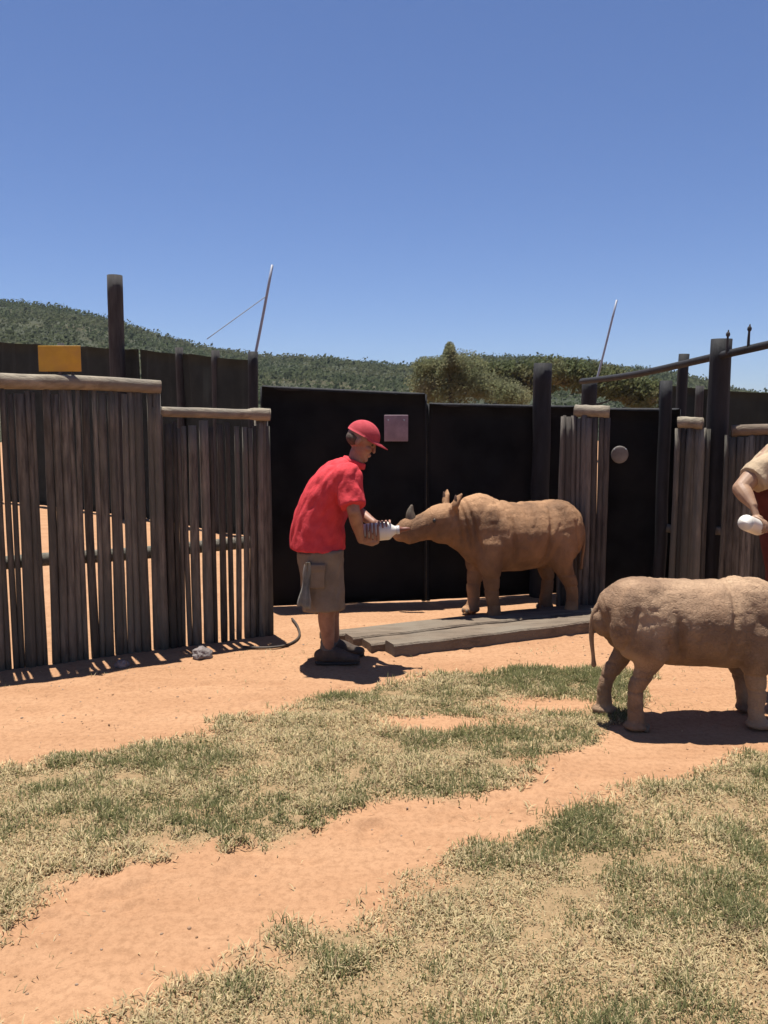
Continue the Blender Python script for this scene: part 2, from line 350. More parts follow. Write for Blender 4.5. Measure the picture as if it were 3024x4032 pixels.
# grass: one object of many blades, colours carried by the blades themselves
def blades(name, n_try, box, lmin, lmax, wid, label, dens_fn, flat=0.0):
    x0, x1, y0, y1 = box
    P = np.column_stack([rng.uniform(x0, x1, n_try), rng.uniform(y0, y1, n_try)])
    k = dens_fn(P); P = P[rng.random(n_try) < k]; n = len(P)
    green = vnoise(P * np.array([1.0, 1.6]), 2.1, 11) + .03 * (P[:, 1] - 3.4); g2 = vnoise(P, 9, 12); tuft = vnoise(P, 7, 13)
    gf = np.clip((green * .6 + g2 * .4 - .445) * 5, 0, 1); straw = rng.random(n) > (.10 + .62 * gf)
    c = np.empty((n, 3)); v = rng.uniform(.75, 1.2, n)[:, None]
    c[:] = np.array([.225, .225, .095]) * v
    dark = ~straw & (rng.random(n) < .35); c[dark] = (np.array([.155, .165, .075]) * v)[dark]
    c[straw] = (np.array([.60, .49, .28]) * rng.uniform(.65, 1.15, n)[:, None])[straw]
    pink = straw & (rng.random(n) < .2); c[pink] = (np.array([.36, .25, .15]) * v)[pink]
    Ln = rng.uniform(lmin, lmax, n) * (.35 + 1.3 * np.clip(tuft * 1.6 - .3, 0, 1))
    Ln = np.where(straw, Ln * .95, Ln * 1.05)
    ang = rng.uniform(0, 2 * np.pi, n); lean = rng.uniform(.35, 1.3, n) + straw * .55 + flat; lean = np.minimum(lean, 1.5)
    d = np.column_stack([np.cos(ang), np.sin(ang)]); s = np.column_stack([-np.sin(ang), np.cos(ang)])
    W = wid * rng.uniform(.6, 1.3, n) * (1 + .25 * straw) * (.6 + .16 * P[:, 1])
    z0 = np.interp(0, [0], [0]) + ((vnoise(P, 1.1, 8) - .5) * .03 + (vnoise(P, 9, 9, 4) - .5) * .014)
    V = np.zeros((n, 5, 3))
    V[:, 0, :2] = P - s * W[:, None]; V[:, 1, :2] = P + s * W[:, None]; V[:, 0, 2] = V[:, 1, 2] = z0 - .004
    m = .55; l1 = lean * .6
    mid = P + d * (Ln * m * np.sin(l1))[:, None]; zm = z0 + Ln * m * np.cos(l1)
    V[:, 2, :2] = mid + s * (W * .8)[:, None]; V[:, 3, :2] = mid - s * (W * .8)[:, None]; V[:, 2, 2] = V[:, 3, 2] = zm
    tip = mid + d * (Ln * (1 - m) * np.sin(lean))[:, None]; V[:, 4, :2] = tip; V[:, 4, 2] = np.maximum(zm + Ln * (1 - m) * np.cos(lean), z0 + .004)
    me = bpy.data.meshes.new(name); me.vertices.add(n * 5); me.vertices.foreach_set('co', V.ravel())
    base = (np.arange(n) * 5)[:, None]
    li = np.concatenate([base + np.array([[0, 1, 2, 3]]), base + np.array([[3, 2, 4]])], 1).astype(np.int32)
    me.loops.add(li.size); me.loops.foreach_set('vertex_index', li.ravel())
    me.polygons.add(2 * n); st = (np.arange(n) * 7)[:, None] + np.array([[0, 4]]); tt = np.tile([4, 3], n)
    me.polygons.foreach_set('loop_start', st.ravel().astype(np.int32)); me.polygons.foreach_set('loop_total', tt.astype(np.int32))
    me.update(calc_edges=True)
    ca = me.color_attributes.new('blade', 'FLOAT_COLOR', 'POINT')
    cc = np.ones((n, 5, 4)); cc[:, :, :3] = c[:, None, :]; ca.data.foreach_set('color', cc.ravel().astype(np.float32))
    me.materials.append(M['blade'])
    o = bpy.data.objects.new(name, me); COL.objects.link(o); tag(o, label, 'grass', kind='stuff'); return o
bm_ = mat('grass_blade', (1, 1, 1), (.8, .8, .8), 30, rough=.75, spec=.2, attr='blade'); M['blade'] = bm_
tN = bm_.node_tree; bs = tN.nodes['Principled BSDF']; tr = tN.nodes.new('ShaderNodeBsdfTranslucent'); ms = tN.nodes.new('ShaderNodeMixShader'); ms.inputs[0].default_value = .42
src = bs.inputs['Base Color'].links[0].from_socket; tN.links.new(src, tr.inputs[0])
tN.links.new(bs.outputs[0], ms.inputs[1]); tN.links.new(tr.outputs[0], ms.inputs[2]); tN.links.new(ms.outputs[0], tN.nodes['Material Output'].inputs[0])
def d_main(P):
    g = grass_mask(P); cl = np.clip((vnoise(P * np.array([1.0, 1.5]), 4.5, 21) - .22) * 3.2, .42, 1); return g ** 1.5 * cl
blades('grass', 980000, (-2.6, 3.4, 1.5, 5.6), .016, .044, .0019, 'short mixed green and straw coloured grass in two bands on the orange earth', d_main)
def d_tuft(P):
    g = grass_mask(P); return (g > .4) * np.clip((vnoise(P, 5.5, 41, 2) - .60) * 9, 0, 1)
blades('grass_tuft', 150000, (-2.6, 3.4, 1.5, 5.6), .03, .062, .0018, 'longer ragged tufts standing out of the short grass bands', d_tuft)
def d_stray(P):
    g = grass_mask(P); c = np.clip((vnoise(P, 4, 31) - .62) * 6, 0, 1); return np.where(g < .3, c * .5 + .015, 0)
blades('dry_grass_litter', 26000, (-2.6, 3.4, 1.5, 6.2), .015, .04, .0013, 'scattered dry grass stems lying on the bare orange earth', d_stray, flat=.6)

# pebbles and clods
mb = MB()
for i in range(1500):
    x = random.uniform(-2.2, 3); y = random.uniform(1.8, 6.4); r = random.choice((.0025, .003, .004, .005, .007)) * random.uniform(.7, 1.3)
    mb.ell((x, y, zat(x, y) + r * .2), (r, r * random.uniform(.7, 1.2), r * .6), Matrix.Rotation(random.uniform(0, 3), 3, 'Z'), n=6, m=4)
M['clod'] = mat('earth_clod', (.27, .15, .08), (.17, .10, .055), 9, rough=.95, c3=(.25, .2, .16), s3=3)
tag(mb.build('gravel', M['clod'], smooth=False), 'small clods and pebbles scattered on the orange earth', 'gravel', kind='stuff')

# ------------------------------------------------------------ hills
SKY = [(-6000, 1060), (-3000, 1080), (-1200, 1130), (-300, 1165), (0, 1180), (180, 1195), (330, 1220), (450, 1255), (700, 1335), (850, 1368), (1000, 1392), (1300, 1405), (1500, 1428), (1640, 1432), (1900, 1395), (2100, 1402), (2300, 1412), (2420, 1440), (2600, 1455), (2760, 1490), (2880, 1528), (3024, 1545), (3600, 1560), (5000, 1540), (9000, 1500)]
def hill_h(ang):
    px = 1512 + FPX * math.tan(max(-1.25, min(1.25, ang)))
    py = np.interp(px, [a for a, _ in SKY], [b for _, b in SKY])
    return (HORIZON - py) / FPX * math.cos(ang)        # tangent of elevation
vs = []; fs = []; NA = 260; ds = [70, 78, 88, 100, 114, 130, 148, 168, 190, 212, 230, 245, 262, 300, 380, 520]
hill_pts = []
for i in range(NA):
    a = R(-62 + 124 * i / (NA - 1)); h = hill_h(a)
    for d in ds:
        t_ = (d - 70) / (240 - 70); prof = (min(1, t_) ** .85) if t_ < 1 else max(0, 1 - (t_ - 1) * .55)
        top = 1.6 * min(1, max(0, t_)) + h * 240
        nn = noise.noise(Vector((math.sin(a) * d * .03, math.cos(a) * d * .03, 0))) * 3.0 * math.sin(min(1, t_) * math.pi) if t_ < 1 else 0
        vs.append((math.sin(a) * d, math.cos(a) * d, -.3 + (top + .3 - 1.7 * min(1, max(0, t_))) * prof + nn * .6))
for i in range(NA - 1):
    for j in range(len(ds) - 1):
        k = i * len(ds) + j; fs.append((k, k + 1, k + len(ds) + 1, k + len(ds)))
M['hill'] = mat('bushveld_slope', (.085, .092, .058), (.055, .066, .043), .16, rough=.95, bump=1, bscale=1.2, bdist=1.2, c3=(.095, .088, .05), s3=.05, spec=.1)
tag(mesh_obj('hill', vs, fs, M['hill']), kind='structure')
from mathutils.bvhtree import BVHTree
bvh = BVHTree.FromPolygons([Vector(v) for v in vs], fs)
M['bush'] = mat('bush_leaves', (.070, .088, .046), (.052, .067, .038), .6, rough=.85, c3=(.092, .098, .054), s3=.03, spec=.05, isl=.12); translucent(M['bush'], .5)
V = []; F = []
for i in range(7500):
    a = R(random.uniform(-34, 34)); d = 75 + 172 * random.random() ** .7
    if random.random() < .25: d = random.uniform(225, 246)
    x, y = math.sin(a) * d, math.cos(a) * d
    hit = bvh.ray_cast(Vector((x, y, 200)), Vector((0, 0, -1)))[0]
    if not hit: continue
    rr = random.uniform(.7, 1.7) * (1 if random.random() < .93 else 1.35)
    for k in range(26):
        u = Vector((random.gauss(0, 1), random.gauss(0, 1), random.gauss(0, .8))).normalized() * rr * random.uniform(.5, 1)
        c = hit + Vector((0, 0, rr * .35)) + u; s_ = rr * random.uniform(.10, .26)
        n1 = Vector((random.gauss(0, 1), random.gauss(-.3, .8), random.gauss(.9, .8))).normalized(); n2 = n1.orthogonal().normalized(); n3 = n1.cross(n2)
        q = len(V); V += [c - n2 * s_, c - n3 * s_ * .7, c + n2 * s_, c + n3 * s_ * .7]; F.append((q, q + 1, q + 2, q + 3))
tag(mesh_obj('hillside_bush', V, F, M['bush'], smooth=False), 'dense dark green bush covering the hillside behind the fences', 'bush', kind='stuff')

# ------------------------------------------------------------ tree beyond the net
def leafy_tree(name, base, blobs, nleaf, leaf, label, cat, trunk_top, lmat):
    root = empty(name, base); tag(root, label, cat)
    tb = MB(); base = Vector(base); tt = Vector(trunk_top)
    tb.tube([base - Vector((0, 0, .1)), base.lerp(tt, .5) + Vector((.12, 0, 0)), tt], [.13, .10, .06], n=8, jit=.06)
    for c, r in blobs:
        c = Vector(c); st = base.lerp(tt, random.uniform(.5, .95)); tb.tube([st, st.lerp(c, .5) + Vector((0, 0, -.15)), c], [.045, .03, .012], n=6)
    tb.build('trunk', M['greypost'], root)
    V = []; F = []
    for i in range(nleaf):
        c, r = random.choice(blobs); c = Vector(c)
        u = Vector((random.gauss(0, 1), random.gauss(0, 1), random.gauss(0, 1))).normalized()
        cl = c + Vector((u.x * r[0], u.y * r[1], u.z * r[2])) * random.random() ** .45
        s_ = leaf * random.uniform(.6, 1.3)
        if noise.noise(cl * 2.1) < -.28: continue
        n1 = Vector((random.gauss(0, 1), random.gauss(0, 1), random.gauss(.6, 1))).normalized(); n2 = n1.orthogonal().normalized(); n3 = n1.cross(n2)
        q = len(V); V += [cl - n2 * s_, cl - n3 * s_ * .4, cl + n2 * s_, cl + n3 * s_ * .4]; F.append((q, q + 1, q + 2, q + 3))
    for i in range(nleaf // 5):
        c, r = blobs[i % len(blobs)]; c = Vector(c); u = Vector((random.gauss(0, 1), random.gauss(0, 1), abs(random.gauss(0, 1)))).normalized()
        cl = c + Vector((u.x * r[0], u.y * r[1], u.z * r[2])) * random.uniform(1, 1.28); s_ = leaf * random.uniform(.5, 1)
        n1 = Vector((random.gauss(0, 1), random.gauss(0, 1), random.gauss(.6, 1))).normalized(); n2 = n1.orthogonal().normalized(); n3 = n1.cross(n2)
        q = len(V); V += [cl - n2 * s_, cl - n3 * s_ * .4, cl + n2 * s_, cl + n3 * s_ * .4]; F.append((q, q + 1, q + 2, q + 3))
    mesh_obj('crown', V, F, lmat, root, smooth=False)
    return root
M['leaf'] = mat('yellow_green_leaves', (.165, .18, .095), (.125, .14, .075), 2.2, rough=.85, c3=(.18, .18, .105), s3=1.2, spec=.1); translucent(M['leaf'], .5)
M['leaf2'] = mat('olive_leaves', (.115, .135, .06), (.07, .085, .038), 1.5, rough=.7, c3=(.14, .13, .065), s3=.8, spec=.1); translucent(M['leaf2'], .4)
D = 28
def bl(px, py, rx, rz, dy=0): return (at(px, py, D + dy), (rx, 1.0, rz))
leafy_tree('thorn_tree', (at(1770, 1700, D).x, D, 0), [bl(1768, 1395, .15, .32), bl(1772, 1435, .40, .34), bl(1725, 1455, .5, .36), bl(1680, 1450, .45, .32), bl(1690, 1520, .7, .5), bl(1820, 1450, .7, .5), bl(1860, 1510, .8, .5, .4), bl(1770, 1550, 1.0, .6), bl(1950, 1540, .8, .42), bl(2020, 1570, .6, .4)], 26000, .055,
    'loose yellow green tree with one tall pointed tuft rising above the black net', 'tree', at(1765, 1440, D), M['leaf'])
D = 40
leafy_tree('bushy_tree', (at(2000, 1700, D).x, D, 0), [bl(1930, 1475, 1.4, .6), bl(2060, 1485, 1.6, .7), bl(2150, 1480, 1.2, .8), bl(2000, 1500, 1.6, .8), bl(2090, 1520, 1.2, .7)], 9000, .12,
    'rounded olive green tree left of the dark post, behind the yellow green tree', 'tree', at(2000, 1500, D), M['leaf2'])
D = 34
leafy_tree('bushy_tree', (at(2330, 1700, D).x, D, 0), [bl(2230, 1470, 1.0, .5), bl(2300, 1490, 1.2, .6), bl(2400, 1510, 1.2, .6), bl(2470, 1530, 1.2, .55), bl(2540, 1560, 1.0, .6)], 9000, .11,
    'low olive green tree seen under the sloping rail behind the small net gate', 'tree', at(2330, 1550, D), M['leaf2'])

# ------------------------------------------------------------ slatted pole fences
def slats(mb, A, B, h, r=.03, gaps=None, hj=.03, seed=1, base_gap=0.0):
    rs = random.Random(seed); A = Vector(A); B = Vector(B); Ln = (B - A).length; d = (B - A) / Ln; nrm = Vector((-d.y, d.x, 0)); s = 0
    while s < Ln:
        rr = r * rs.uniform(.55, 1.3)
        p = A + d * (s + rr); z0 = zat(p.x, p.y) - .05; hh = h + rs.uniform(-hj, hj)
        off = nrm * rs.uniform(-.008, .008); lx = rs.uniform(-.012, .012)
        b0 = rs.uniform(0, .05) if rs.random() < .25 else 0
        bow = rs.uniform(-.008, .008)
        k = len(mb.v)
        mb.tube([p + off + Vector((0, 0, z0)), p + off + d * (lx * .5 + bow) + Vector((0, 0, hh * .5)), p + off + d * lx + Vector((0, 0, hh))], [rr, rr * .93, rr * .82], side=d, n=7, sub=3, round_ends=False, jit=.05)
        g = -rr * .24 + base_gap
        if gaps: g += gaps(s / Ln, rs)
        s += 2 * rr + g
def pole(mb, A, B, r0, r1=None, n=10, jit=.03, sub=6, wob=.006):
    A = Vector(A); B = Vector(B); r1 = r1 or r0
    pts = [A.lerp(B, i / sub) + Vector((random.uniform(-wob, wob), random.uniform(-wob, wob), random.uniform(-wob, wob))) for i in range(sub + 1)]
    d = (B - A).normalized(); sd_ = Vector((0, 0, 1)) if abs(d.z) < .8 else Vector((1, 0, 0))
    mb.tube(pts, [r0 + (r1 - r0) * i / sub for i in range(sub + 1)], side=sd_, n=n, sub=2, round_ends=False, jit=jit)

LA = G(-420, 2690); LA.z = 0; LC = G(1045, 2503); LC.z = 0
d = (LC - LA)
def on_line(px):       # point on the left fence's ground line seen at column px
    rx = ray(px, 2300); k = rx.x / rx.y
    t_ = (LA.x - k * LA.y) / (k * d.y - d.x); return LA + d * t_
LM = on_line(632)
f = empty('slatted_fence', LA); tag(f, 'weathered grey fence of upright poles with a stepped pale log rail on the left', 'fence')
def gl(t_, rs):
    return rs.uniform(.010, .026) if rs.random() < .17 else 0
mb = MB(); slats(mb, LA, LM, 1.80, r=.031, gaps=gl, seed=4); mb.build('slat_panel', M['slat'], f)
mb = MB(); slats(mb, LM, LC, 1.58, r=.030, gaps=gl, seed=12); mb.build('slat_panel', M['slat'], f)
nb = Vector((-d.y, d.x, 0)).normalized()
mb = MB(); pole(mb, LA + nb * .0 + Vector((0, 0, 1.87)), at(634, 1522, LM.y), .052, .045); mb.build('top_rail', M['log'], f)
mb = MB(); pole(mb, at(616, 1618, LM.y + .02), at(1060, 1634, LC.y), .034, .038); mb.build('top_rail', M['log'], f)
mb = MB(); mb.tube([at(975, 1629, LC.y - .05), at(1010, 1631, LC.y - .05), at(1064, 1633, LC.y - .05)], [.036, .046, .045], side=(0, 0, 1), n=10, round_ends=False, jit=.04); mb.build('rail_end', M['log'], f)
for hz in (.68,):
    mb = MB(); pole(mb, LA + nb * .065 + Vector((0, 0, hz)), LC + nb * .065 + Vector((0, 0, hz + .02)), .045); mb.build('middle_rail', M['slat'], f)
for p, h in ((on_line(-300), 1.8), (LM, 1.7), (LC, 1.62)):
    mb = MB(); q = p + nb * .03; pole(mb, q, q + Vector((0, 0, h)), .055, .05); mb.build('post', M['slat'], f)

# yellow sign above the fence
sY = on_line(235).y + .03
r_ = empty('warning_sign', at(235, 1480, sY)); tag(r_, 'plain yellow orange board standing above the left fence rail', 'sign')
mb = MB(); mb.box(at(235, 1412, sY), (.275, .008, .165), bevel=.003); mb.build('board', M['yellow'], r_)
mb = MB(); pole(mb, at(190, 1500, sY + .02), at(190, 1385, sY + .02), .008, n=6); mb.build('stake', M['greypost'], r_)
mb = MB(); pole(mb, at(285, 1500, sY + .02), at(285, 1385, sY + .02), .008, n=6); mb.build('stake', M['greypost'], r_)

# ------------------------------------------------------------ nets
def net_panel(mb, A, B, z0, zA, zB, fold=.02, thick=.006, sag=.02, n=60, m=14):
    A = Vector(A); B = Vector(B); d_ = (B - A); nr = Vector((-d_.y, d_.x, 0)).normalized(); ln = d_.length
    vs = []; fs = []
    for side in (0, 1):
        for i in range(n + 1):
            t_ = i / n; zt = zA + (zB - zA) * t_ - sag * abs(math.sin(t_ * math.pi * max(1, round(ln / 1.6))))
            for j in range(m + 1):
                s_ = j / m; p = A + d_ * t_
                w_ = fold * (noise.noise(Vector((t_ * ln * 2.2, s_ * 1.0, A.x))) + .5 * noise.noise(Vector((t_ * ln * 7, s_ * 2.4, A.y))))
                q = p + nr * (w_ + side * thick); vs.append((q.x, q.y, z0 + (zt - z0) * s_))
    K = (n + 1) * (m + 1)
    for side in (0, 1):
        for i in range(n):
            for j in range(m):
                a = side * K + i * (m + 1) + j; q = (a, a + m + 1, a + m + 2, a + 1); fs.append(q if side else q[::-1])
    for i in range(n):
        for j in (0, m):
            a = i * (m + 1) + j; fs.append((a, a + m + 1, a + m + 1 + K, a + K))
    for j in range(m):
        for i in (0, n):
            a = i * (m + 1) + j; fs.append((a, a + 1, a + 1 + K, a + K))
    mb.add(vs, fs)
def hgt(px, py, Y): return at(px, py, Y).z
def gp(px, Y): p = at(px, 1660, Y); p.z = 0; return p

def net_gate(label, xa, Ya, xb, Yb, ya, yb, posts=()):
    A = gp(xa, Ya); B = gp(xb, Yb); g = empty('net_gate', A); tag(g, label, 'gate', 'black net gates behind the man')
    zA, zB = hgt(xa, ya, Ya), hgt(xb, yb, Yb)
    mb = MB(); net_panel(mb, A + Vector((0, -.03, 0)), B + Vector((0, -.03, 0)), .015, zA, zB); mb.build('net', M['net'], g)
    mb = MB()
    for (p, q) in ((A + Vector((0, 0, zA - .01)), B + Vector((0, 0, zB - .01))), (A + Vector((0, 0, .08)), B + Vector((0, 0, .08))), (A + Vector((0, .01, 0)), A + Vector((0, .01, zA))), (B + Vector((0, .01, 0)), B + Vector((0, .01, zB)))):
        pole(mb, p, q, .02, n=8, jit=0, wob=0)
    mb.build('frame', M['darkpost'], g); return g
net_gate('wide black net gate directly behind the man in red', 1035, 7.05, 1672, 7.30, 1522, 1552)
net_gate('narrower and lower black net gate behind the head of the rhino calf at the log', 1690, 7.31, 2268, 7.65, 1590, 1602)
net_gate('small black net gate right of the brown slatted panel with a dull disc on it', 2372, 7.3, 2672, 7.1, 1610, 1612)

def post(label, px, ytop, Y, wpx, m='darkpost', lean=(0, 0), group=None, yb=None):
    p = gp(px, Y); z = hgt(px, ytop, Y); mb = MB(); r = wpx / 2 / FPX * Y
    pole(mb, p - Vector((0, 0, .1)), p + Vector((lean[0], lean[1], z)), r, r * .96, n=12, jit=.02)
    o = mb.build('fence_post', M[m]); tag(o, label, 'post', group); return o
post('dark post between the narrower net gate and the brown slatted panel', 2133, 1432, 7.5, 74)
post('thick black gatepost at the right, tallest of the row and carrying the sloping rail', 2826, 1335, 6.9, 84)
post('dark post at the right edge of the small net gate, under the sloping rail', 2618, 1500, 7.0, 50)
post('small dark post rising just above the sloping rail left of the thick gatepost', 2682, 1392, 8.4, 42)
post('dark stub post at the right end of the charcoal net on the left', 1000, 1385, 11.0, 40)
post('dark post in front of the trees below the low end of the sloping rail', 2318, 1492, 10.5, 62)

# plates on nets
def plate(name, label, px, py, Y, w_, h_, m, disc=False):
    c = at(px, py, Y); mb = MB()
    if disc: mb.ell(c, (w_ / 2, .012, h_ / 2), n=20, m=12)
    else: mb.box(c, (w_, .012, h_), bevel=.005)
    r_ = empty(name, c); tag(r_, label, 'sign')
    mb.build('panel', M[m], r_)
    for sx in (-1, 1):
        b2 = MB(); b2.ell(c + Vector((sx * w_ * .33, -.012, h_ * .3)), .006, n=8, m=6); b2.build('fixing', M['metal'], r_)
plate('sign_plate', 'faded pinkish square plate on the wide black net beside the red cap', 1560, 1686, 7.12, .205, .225, 'plate')
plate('sign_plate', 'small dull round disc on the small black net gate', 2440, 1790, 7.1, .15, .15, 'plate2', disc=True)

# brown slatted panels
def slat_piece(label, xa, Ya, xb, Yb, ytop, cap=None, mm='slat', seed=3, capm='log'):
    A = gp(xa, Ya); B = gp(xb, Yb); g = empty('slatted_fence', A); tag(g, label, 'fence')
    z = hgt((xa + xb) / 2, ytop, (Ya + Yb) / 2)
    mb = MB(); slats(mb, A, B, z, r=.030, seed=seed, hj=.015, base_gap=-.012); mb.build('slat_panel', M[mm], g)
    if cap:
        mb = MB(); pole(mb, at(cap[0], cap[1], Ya - .01), at(cap[2], cap[3], Yb - .01), cap[4], wob=.003); mb.build('top_rail', M[capm], g)
    mb = MB(); q = Vector((0, .06, 0)); pole(mb, A + q + Vector((0, 0, .7)), B + q + Vector((0, 0, .7)), .035); mb.build('middle_rail', M[mm], g)
    return g
slat_piece('brown slatted panel with a pale log cap behind the rump of the feeding calf', 2205, 7.0, 2376, 6.9, 1640, (2262, 1618, 2400, 1622, .052), 'slat_mud', 3)
slat_piece('narrow slatted panel with a pale log end between the small net gate and the gatepost', 2650, 6.9, 2785, 6.8, 1690, (2668, 1662, 2768, 1668, .048), 'slat', 5)
slat_piece('slatted panel with an olive log rail right of the thick gatepost', 2850, 6.75, 3420, 6.5, 1720, (2880, 1696, 3420, 1680, .046), 'slat', 8, 'beam')

# sloping rail with insulators along the right side
ra, rb = at(2290, 1502, 10.4), at(2826, 1402, 6.9); rc = at(3110, 1338, 5.9)
g = empty('overhead_rail', ra); tag(g, 'long dark rail sloping up to the right over the thick gatepost', 'rail')
mb = MB(); mb.tube([ra, ra.lerp(rb, .5) + Vector((0, 0, -.03)), rb, rc], [.035, .034, .032, .03], side=(0, 0, 1), n=10, sub=5); mb.build('pole', M['darkpost'], g)
for px, py in ((2862, 1392), (2946, 1374)):
    p = at(px, py, 6.7 if px < 2900 else 6.4); mb = MB()
    mb.tube([p, p + Vector((0, 0, .09)), p + Vector((.005, 0, .18))], [.012, .010, .006], n=7); mb.ell(p + Vector((.003, 0, .15)), (.018, .018, .022), n=8, m=6); mb.build('insulator', M['greypost'], g)

# far charcoal nets
def far_net(label, pts, hts, post_px):
    P = [gp(px, Y) for px, Y in pts]; g = empty('charcoal_net_fence', P[0]); tag(g, label, 'fence')
    for i in range(len(P) - 1):
        mb = MB(); net_panel(mb, P[i], P[i + 1], .02, hts[i], hts[i + 1], fold=.07, sag=.02, n=70); mb.build('net', M['farnet'], g)
    for px, Y, zt in post_px:
        p = gp(px, Y); mb = MB(); pole(mb, p + Vector((0, -.1, 0)), p + Vector((0, -.1, zt)), .06); mb.build('post', M['greypost'], g)
far_net('tall charcoal net fence far behind the left slatted fence', [(-700, 19), (0, 16.5), (560, 13.6), (1020, 11.1)],
        [hgt(-700, 1330, 19), hgt(0, 1345, 16.5), hgt(560, 1375, 13.6), hgt(1020, 1418, 11.1)], [(-120, 17, 3.1), (260, 15.2, 3.0), (720, 12.7, 2.7), (860, 12.0, 2.6)])
far_net('low charcoal net fence behind the thick gatepost on the right', [(2590, 12), (3024, 11.6), (3700, 11)],
        [hgt(2590, 1512, 12), hgt(3024, 1548, 11.6), hgt(3700, 1545, 11)], [(2740, 11.9, 2.1), (3200, 11.4, 2.1)])
post('broad grey pole rising high over the charcoal net, nearest the yellow board', 471, 1085, 13.6, 62, 'greypost')

# thin leaning poles
def mast(label, a, b_, Y, r=.022, stay=None):
    g = empty('leaning_pole', at(a[0], a[1], Y)); tag(g, label, 'pole')
    lo = at(a[0], a[1], Y); hi = at(b_[0], b_[1], Y); dd = hi - lo; foot = lo - dd * (lo.z / dd.z)
    mb = MB(); pole(mb, foot, hi, r, r * .8, n=8, jit=0, wob=.01); mb.build('pole', M['metal'], g)
    if stay:
        mb = MB(); pole(mb, at(*stay[0], Y), at(*stay[1], Y - .5), .006, n=5, jit=0, wob=0); mb.build('stay_wire', M['wire'], g)
mast('thin pale leaning pole with a stay wire above the right end of the left fence', (1004, 1390), (1074, 1040), 12, .024, ((1050, 1165), (815, 1335)))
mast('thin pale leaning pole rising alone above the brown slatted panel', (2372, 1400), (2430, 1182), 13, .020)

# ------------------------------------------------------------ beams, hose, rock
g = empty('timber_platform', G(1560, 2590)); tag(g, 'low grey platform of weathered timber sleepers in front of the feeding calf', 'platform')
fa, fb = G(1552, 2588), G(2620, 2452); dn = (fb - fa).normalized(); bn_ = Vector((-dn.y, dn.x, 0)); off = .0
for k, (wd, hh_, st_, en_) in enumerate(((.15, .085, 0, 0), (.17, .062, -.10, -.1), (.16, .070, -.16, .05), (.15, .055, -.30, -.05))):
    a = fa + dn * st_ + bn_ * (off + wd / 2); b_ = fb + dn * en_ + bn_ * (off + wd / 2 + random.uniform(-.01, .02)); off += wd + .014
    mb = MB(); n_s = 14; L_ = (b_ - a).length; d2 = (b_ - a).normalized(); s2 = Vector((-d2.y, d2.x, 0)); vs = []; fs = []
    for i in range(n_s + 1):
        c = a + d2 * (L_ * i / n_s); w_ = wd / 2 * (1 + random.uniform(-.05, .03)); tz = hh_ + random.uniform(-.004, .004)
        for (sx_, sz_) in ((-1, -.03), (-1, tz - .012), (-.86, tz), (.86, tz + random.uniform(-.003, .003)), (1, tz - .012), (1, -.03)): vs.append(c + s2 * (sx_ * w_) + Vector((0, 0, sz_)))
    for i in range(n_s):
        for q6 in range(6): u_ = i * 6 + q6; v_ = i * 6 + (q6 + 1) % 6; fs.append((u_, v_, v_ + 6, u_ + 6))
    fs += [tuple(range(5, -1, -1)), tuple(n_s * 6 + q6 for q6 in range(6))]
    mb.add(vs, fs); mb.build('sleeper', M['beam'], g, smooth=False)

mb = MB()
hp = [(960, 2556), (1010, 2560), (1080, 2558), (1140, 2545), (1178, 2515), (1172, 2475), (1150, 2445)]
mb.tube([G(*p) + Vector((0, 0, .018)) for p in hp], [.009] * len(hp), side=(0, 0, 1), n=8, sub=6)
tag(mb.build('rubber_hose', M['hose']), 'black hose curled on the earth at the end of the left fence', 'hose')
def rock(px, py, r, label, seed):
    c = G(px, py); bm = bmesh.new(); bmesh.ops.create_icosphere(bm, subdivisions=3, radius=1)
    for v in bm.verts:
        n_ = noise.noise(v.co * 1.6 + Vector((seed, 0, 0))) * .35 + noise.noise(v.co * 4 + Vector((seed, 3, 0))) * .1
        v.co = v.co * (1 + n_); v.co = Vector((v.co.x * r, v.co.y * r * .8, v.co.z * r * .7)) + Vector((c.x, c.y, r * .35))
    me_ = bpy.data.meshes.new('rock'); bm.to_mesh(me_); bm.free(); me_.materials.append(M['rock'])
    o = bpy.data.objects.new('rock', me_); COL.objects.link(o); tag(o, label, 'rock')
rock(795, 2590, .07, 'largest grey rock at the foot of the left fence', 1)
rock(480, 2625, .045, 'small grey rock at the foot of the left fence, farther from the man', 5)

